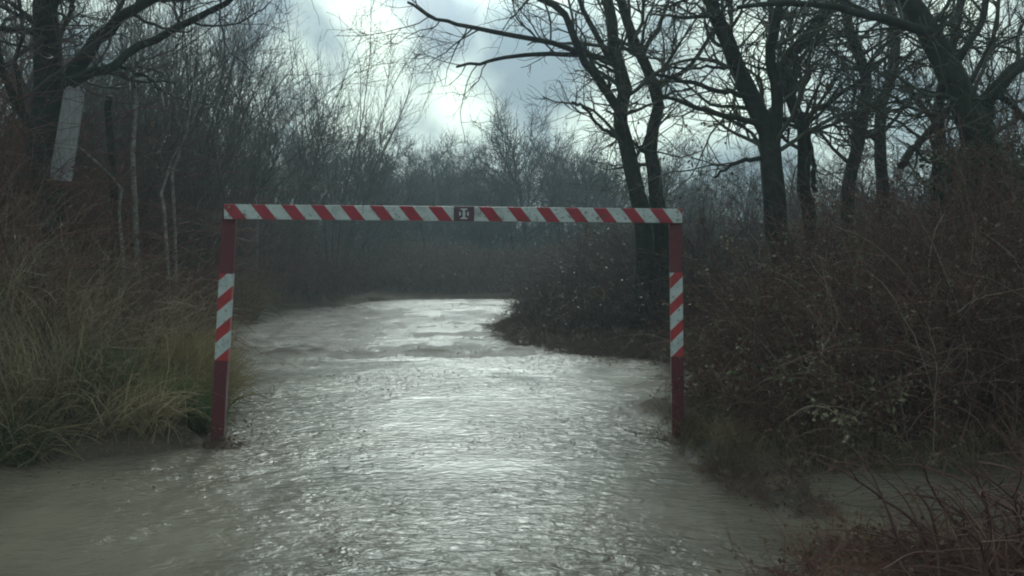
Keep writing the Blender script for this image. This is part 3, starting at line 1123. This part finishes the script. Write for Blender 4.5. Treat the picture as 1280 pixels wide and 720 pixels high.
def canes(poly, n, rng, length=(1.2, 2.6), hfun=None, r=0.0045, off=0.05, droop=0.16, side=3.0, K=11, up=1.0, spread=0.8):
    q = scatter(poly, n, rng, off_water=off)
    z = height(q[:, 0], q[:, 1])
    P = np.empty((n, K, 3))
    P[:, 0] = np.stack([q[:, 0], q[:, 1], z - 0.05], 1)
    a = rng.random(n) * 6.283
    s = rng.random(n) * spread
    d = unit(np.stack([np.cos(a) * s, np.sin(a) * s, np.full(n, up)], 1))
    cl = 0.55 + 0.9 * (fbm(q[:, 0] * 0.9, q[:, 1] * 0.9, 2) + 0.5)
    L = rng.uniform(length[0], length[1], n) * cl
    if hfun is not None:
        L = L * hfun(q[:, 0], q[:, 1])
    for k in range(1, K):
        d = unit(d + rng.normal(size=(n, 3)) * 0.10 + np.array([0, 0, -droop * (0.4 + k / K)]))
        P[:, k] = P[:, k - 1] + d * (L / (K - 1))[:, None]
    g = height(P[:, :, 0], P[:, :, 1])
    P[:, :, 2] = np.maximum(P[:, :, 2], np.maximum(g, 0.0) + 0.0)
    Rr = (r * rng.uniform(0.6, 1.3, n))[:, None] * np.linspace(1, 0.45, K)[None]
    C, RC = grow(P, Rr, rng, side, 0.15, 1, 0.55, 0.4, (30, 75), 6, 0.2, (0, 0, -0.04), 0.7, 0.0025, 0.01, 0.6)
    return (P, Rr), (C, RC)


def thicket(name, label, poly, n, seed, mcane, mleaf, nleaf, lsize=0.05, parts=True, **k):
    rng = np.random.default_rng(seed)
    A, B = canes(poly, n, rng, **k)
    v, f = join([tubes(A[0], A[1], 4), tubes(B[0], B[1], 3)])
    root = mesh_np(name, v, f, M[mcane])
    tag(root, label, kind='stuff')
    if nleaf:
        w0 = B[0][:, 0]
        cl = fbm(w0[:, 0] * 1.7 + 31, w0[:, 1] * 1.7 + w0[:, 2] * 2.3, 3)
        pick = B[0][cl > np.quantile(cl, 0.55)]
        v, f = leaves(pick, rng, nleaf, lsize, 0.2, spread=0.03)
        mesh_np('leaves', v, f, M[mleaf], root, smooth=False)
    return root


# right bank, front mass between the brown pool and the trees
front = [(1.95, 6.35), (2.1, 6.1), (2.8, 6.15), (4.0, 6.0), (7.5, 5.8), (7.5, 10.6), (4.4, 10.7), (2.9, 10.4), (2.5, 9.8), (2.1, 8.6), (2.0, 7.2)]
hf = lambda x, y: np.clip(0.22 + 0.40 * (x - 1.9) + 0.04 * (y - 6), 0.2, 1.25)
thicket('brambles', 'dark reddish brambles covering the right bank beside the barrier post', front, 4300, 61, 'cane_mid', 'leaf_bramble', 42000,
        0.042, hfun=hf, length=(1.3, 2.5))
thicket('bramble_canes', 'long pale arching bramble canes looping out over the right bank', front, 260, 68, 'stalk', 'leaf_olive', 5200,
        0.050, hfun=lambda x, y: np.clip(0.30 + 0.25 * (x - 1.9), 0.3, 0.8), length=(1.6, 3.2), r=0.0055, droop=0.14, side=5)
back = [(2.2, 12.9), (4.5, 12.6), (6.8, 12.8), (7.5, 10.8), (12, 9), (18, 14), (16, 26), (4, 26), (2.2, 20), (1.9, 15)]
thicket('brambles', 'tall dark undergrowth between the trunks of the right bank', back, 5200, 62, 'cane_dark', 'leaf_bramble', 30000, 0.07,
        length=(1.8, 3.8), hfun=lambda x, y: np.clip(0.40 + 0.09 * x, 0.45, 1.0), r=0.007)
point = [(0.0, 18.7), (0.4, 20.2), (1.6, 23.4), (2.2, 27.8), (2.0, 31), (7, 31), (4, 20), (4, 14), (2.2, 13.5), (1.2, 13.9), (0.5, 15), (0.2, 16.6)]
thicket('brambles', 'low brown scrub on the point where the right shore bulges into the water', point, 4200, 63, 'cane_dark', 'leaf_bramble', 16000,
        0.07, length=(1.2, 2.6), hfun=lambda x, y: np.clip(0.10 + 0.30 * (x + 0.1) + 0.03 * (y - 16), 0.12, 1.15), r=0.007)
farb = [(-9, 30.2), (-5.5, 29.7), (-3, 30.2), (2, 30.2), (8, 31), (14, 34), (14, 37.5), (-14, 37.5), (-14, 31)]
thicket('scrub', 'low brown dead scrub on the far bank beyond the water', farb, 9500, 64, 'cane', 'leaf_bramble', 18000, 0.10,
        length=(0.5, 1.5), r=0.010, hfun=lambda x, y: np.clip(0.7 + 0.06 * np.abs(x + 1), 0.7, 1.8))
hedge = [(-30, 44), (30, 44), (34, 52), (-34, 52)]
thicket('hedge', 'dark bushy hedge closing the view behind the far bank', hedge, 8500, 65, 'twig_far', 'leaf_bramble', 16000, 0.14,
        length=(2.2, 4.6), r=0.016, droop=0.05, spread=0.5, side=6)
# left bank
lback = [(-3.4, 9.6), (-3.0, 8.6), (-3.4, 7.6), (-5, 7.2), (-13, 7.2), (-15, 14), (-13, 26), (-7.4, 24), (-7.2, 19), (-6.5, 15), (-5.5, 13), (-4.5, 11)]
thicket('brambles', 'reddish brown dead brambles behind the grass of the left bank', lback, 8500, 66, 'cane_red', 'leaf_dry', 14000, 0.05,
        length=(1.0, 2.3), hfun=lambda x, y: np.clip(0.50 - 0.42 * (x + 3.6), 0.4, 1.9), r=0.006)
lshore = [(-7.2, 19), (-7.2, 23.5), (-5.6, 25.5), (-5.4, 29.5), (-9, 31), (-16, 31), (-14, 18)]
thicket('scrub', 'dark brown scrub along the left shore of the far water', lshore, 3200, 67, 'cane', 'leaf_dry', 8000, 0.07,
        length=(1.0, 2.4), r=0.009)


def grass(name, label, poly, n, seed, m, length=(0.5, 1.1), width=0.007, droop=0.14, off=0.03, hfun=None, kind='stuff', clump=True, spread=0.5):
    rng = np.random.default_rng(seed)
    if clump:
        nc = max(8, n // 60)
        c = scatter(poly, nc, rng, off_water=off)
        idx = rng.integers(0, nc, n)
        q = c[idx] + rng.normal(size=(n, 2)) * 0.07
        ca = rng.normal(size=(nc, 2)) * 0.42
        cs = rng.uniform(0.6, 1.25, nc)[idx]
        bend = ca[idx]
    else:
        q = scatter(poly, n, rng, off_water=off)
        bend = np.zeros((n, 2))
        cs = np.ones(n)
    K = 7
    z = height(q[:, 0], q[:, 1])
    P = np.empty((n, K, 3))
    P[:, 0] = np.stack([q[:, 0], q[:, 1], np.maximum(z, -0.02) - 0.02], 1)
    a = rng.random(n) * 6.283
    s = rng.random(n) * spread
    hd = np.stack([np.cos(a) * s + bend[:, 0], np.sin(a) * s + bend[:, 1]], 1)
    d = unit(np.concatenate([hd, np.ones((n, 1))], 1))
    L = rng.uniform(length[0], length[1], n) * cs
    if hfun is not None:
        L = L * hfun(q[:, 0], q[:, 1])
    dr = droop * rng.uniform(0.0, 3.4, n)[:, None]
    for k in range(1, K):
        d = unit(d + rng.normal(size=(n, 3)) * 0.13 + np.array([[0, 0, -1.0]]) * dr * (0.3 + k / K))
        P[:, k] = P[:, k - 1] + d * (L / (K - 1))[:, None]
    P[:, :, 2] = np.maximum(P[:, :, 2], 0.005)
    Wd = (width * rng.uniform(0.5, 1.3, n))[:, None] * np.linspace(1, 0.25, K)[None]
    v, f = ribbons(P, Wd, rng)
    o = mesh_np(name, v, f, M[m])
    if kind:
        tag(o, label, kind=kind)
    return o


gp = [(-9, 5.6), (-5.4, 6.05), (-4.0, 6.2), (-3.1, 6.6), (-2.8, 7.0), (-2.95, 7.8), (-3.3, 8.8), (-4.2, 10.6), (-5.3, 13), (-7, 13), (-10, 10)]
grass('grass', 'long dead straw-coloured and olive grass on the left bank', gp, 56000, 71, 'grass', width=0.009,
      hfun=lambda x, y: np.clip(0.50 - 0.38 * (x + 2.8), 0.45, 1.2), length=(0.4, 1.25))
grass('grass', 'short rough grass fringing the right bank at the water edge', [(1.5, 5.9), (4, 5.9), (4, 6.4), (2.1, 6.7), (2.0, 8.2), (1.5, 7.9)],
      5000, 72, 'grass', length=(0.08, 0.35), width=0.006)


def tussock(label, x, y, r, n, seed, m, length):
    th = np.linspace(0, 6.283, 9)[:-1]
    poly = [(x + r * math.cos(a), y + r * math.sin(a)) for a in th]
    o = grass('grass_tussock', label, poly, n, seed, m, length=length, off=-0.5, kind=None, clump=False, spread=0.8, width=0.009)
    tag(o, label, 'grass tussock')


thicket('dead_stalks', 'pale broken weed stalks sticking out of the left bank grass', [(-8, 6.3), (-4.0, 6.5), (-3.2, 7.3), (-3.6, 9), (-5, 11), (-8, 11)],
        900, 78, 'stalk', 'leaf_dry', 2500, 0.03, length=(0.8, 1.7), hfun=lambda x, y: np.clip(0.5 - 0.3 * (x + 2.8), 0.5, 1.2), r=0.0035, side=2.0,
        droop=0.08)
tussock('bright green grass tussock against the foot of the left post', -3.0, 7.25, 0.22, 1500, 73, 'grass_green', (0.25, 0.55))
tussock('golden dry grass tussock leaning over the shore behind the left post', -7.2, 20.0, 0.9, 3500, 74, 'grass_gold', (0.9, 1.6))
tussock('broad green grass tussock low on the left bank left of the bright green one', -3.75, 7.3, 0.35, 1600, 79, 'grass_green', (0.3, 0.75))
tussock('olive green grass tussock at the bottom edge of the left bank', -3.9, 6.35, 0.2, 500, 75, 'grass_green', (0.2, 0.45))
tussock('yellowish grass tussock on the left bank directly left of the left post bands', -3.35, 8.3, 0.35, 1800, 76, 'grass_gold', (0.5, 0.95))

# near tangle bottom right: bare arching brambles over a washed-up heap
rng = np.random.default_rng(91)


def tangle(name, label, poly, n, seed, length, r, mcane, up=1.0, spread=0.9, droop=0.13, side=3.5, leaf=0, lean=None):
    rng = np.random.default_rng(seed)
    q = scatter(poly, n, rng, off_water=-9)
    K = 14
    z = np.maximum(height(q[:, 0], q[:, 1]), -0.02)
    P = np.empty((n, K, 3))
    P[:, 0] = np.stack([q[:, 0], q[:, 1], z - 0.03], 1)
    a = rng.random(n) * 6.283
    s = rng.random(n) * spread
    d = np.stack([np.cos(a) * s, np.sin(a) * s, np.full(n, up) * rng.uniform(0.4, 1.2, n)], 1)
    if lean is not None:
        d = d + np.array([lean])
    d = unit(d)
    L = rng.uniform(length[0], length[1], n)
    for k in range(1, K):
        d = unit(d + rng.normal(size=(n, 3)) * 0.09 + np.array([0, 0, -droop]) * (0.3 + k / K))
        P[:, k] = P[:, k - 1] + d * (L / (K - 1))[:, None]
    P[:, :, 2] = np.maximum(P[:, :, 2], 0.01)
    Rr = (r * rng.uniform(0.5, 1.4, n))[:, None] * np.linspace(1, 0.4, K)[None]
    C, RC = grow(P, Rr, rng, side, 0.2, 1, 0.35, 0.4, (30, 75), 6, 0.16, (0, 0, -0.02), 0.65, 0.0016, 0.01, 0.5)
    v, f = join([tubes(P, Rr, 6), tubes(C, RC, 4)])
    o = mesh_np(name, v, f, M[mcane])
    tag(o, label, kind='stuff')
    if leaf:
        v, f = leaves(C, rng, leaf, 0.035, 0.3)
        mesh_np('leaves', v, f, M['leaf_dry'], o, smooth=False)
    return o


tangle('twigs', 'bare arching reddish twigs over the water in the bottom right corner', [(1.9, 3.8), (3.2, 3.7), (3.5, 4.9), (2.4, 4.6)], 90, 92,
       (0.35, 0.95), 0.0085, 'cane_mid', lean=(-0.25, 0, 0), side=3.0, droop=0.10)
tangle('debris', 'low heap of washed-up leaves and fine twigs at the bottom right water edge', [(1.25, 3.9), (2.9, 3.9), (2.9, 4.5), (1.8, 4.5)], 650, 93,
       (0.12, 0.4), 0.0028, 'cane_red', up=0.35, spread=1.2, side=2, leaf=1200)
tangle('debris', 'line of drowned twigs and leaves along the mud spit right of the track', [(1.35, 6.3), (1.6, 5.4), (1.9, 4.9), (2.15, 5.1), (1.8, 6.0)], 500, 94,
       (0.06, 0.22), 0.0025, 'cane', up=0.3, spread=1.2, side=1, leaf=500)

tangle('debris', 'ragged margin of drowned twigs and mud below the scrub point', [(-0.6, 18.6), (-0.3, 16.4), (0.05, 14.5), (1.0, 13.1), (2.2, 12.5), (2.4, 13.2), (1.2, 14), (0.5, 15.2), (0.3, 18)],
       1300, 98, (0.10, 0.50), 0.0045, 'cane', up=0.45, spread=1.2, side=2, leaf=1500)
for (bx, by, sd, lb) in ((-2.52, 6.85, 96, 'small raft of caught twigs and leaves at the foot of the left post'),
                         (1.55, 7.05, 97, 'small raft of caught twigs and leaves at the foot of the right post')):
    tangle('debris', lb, [(bx - .18, by - .1), (bx + .14, by - .1), (bx + .14, by + .08), (bx - .18, by + .12)], 90, sd,
           (0.06, 0.24), 0.0028, 'cane', up=0.25, spread=1.3, side=1, leaf=160)

# floating leaf litter: flat flecks riding on the water
rng = np.random.default_rng(95)
n = 6500
q = np.stack([rng.uniform(-7, 4, n * 6), 5.5 + 24 * rng.random(n * 6) ** 1.3], 1)
k = (seg_dist(q[:, 0], q[:, 1], WATER_EDGE) < -0.02) & (fbm(q[:, 0] * 0.9, q[:, 1] * 1.3, 3) + 0.22 * np.exp(-((q[:, 1] - 13.6 - 0.15 * q[:, 0]) / 1.0) ** 2) - 0.10 * (q[:, 1] < 9) > 0.06 + 0.09 * rng.normal(size=len(q)))
q = q[k][:n]
n = len(q)
P0 = np.stack([q[:, 0], q[:, 1], np.full(n, 0.012)], 1)
a = rng.random(n) * 6.283
s = rng.uniform(0.006, 0.022, n) * (0.6 + 0.05 * q[:, 1])
dx = np.stack([np.cos(a) * s, np.sin(a) * s, np.zeros(n)], 1)
dy = np.stack([-np.sin(a) * s, np.cos(a) * s, np.zeros(n)], 1) * 0.5
up = np.stack([np.zeros(n), np.zeros(n), rng.uniform(0.002, 0.012, n)], 1)
V = np.stack([P0 - dx, P0 - dy + up, P0 + dx, P0 + dy + up * 0.5], 1).reshape(-1, 3)
o = mesh_np('floating_leaves', V, np.arange(n * 4).reshape(n, 4), M['leaf_dry'], smooth=False)
tag(o, 'dark dead leaves drifting on the brown water', kind='stuff')
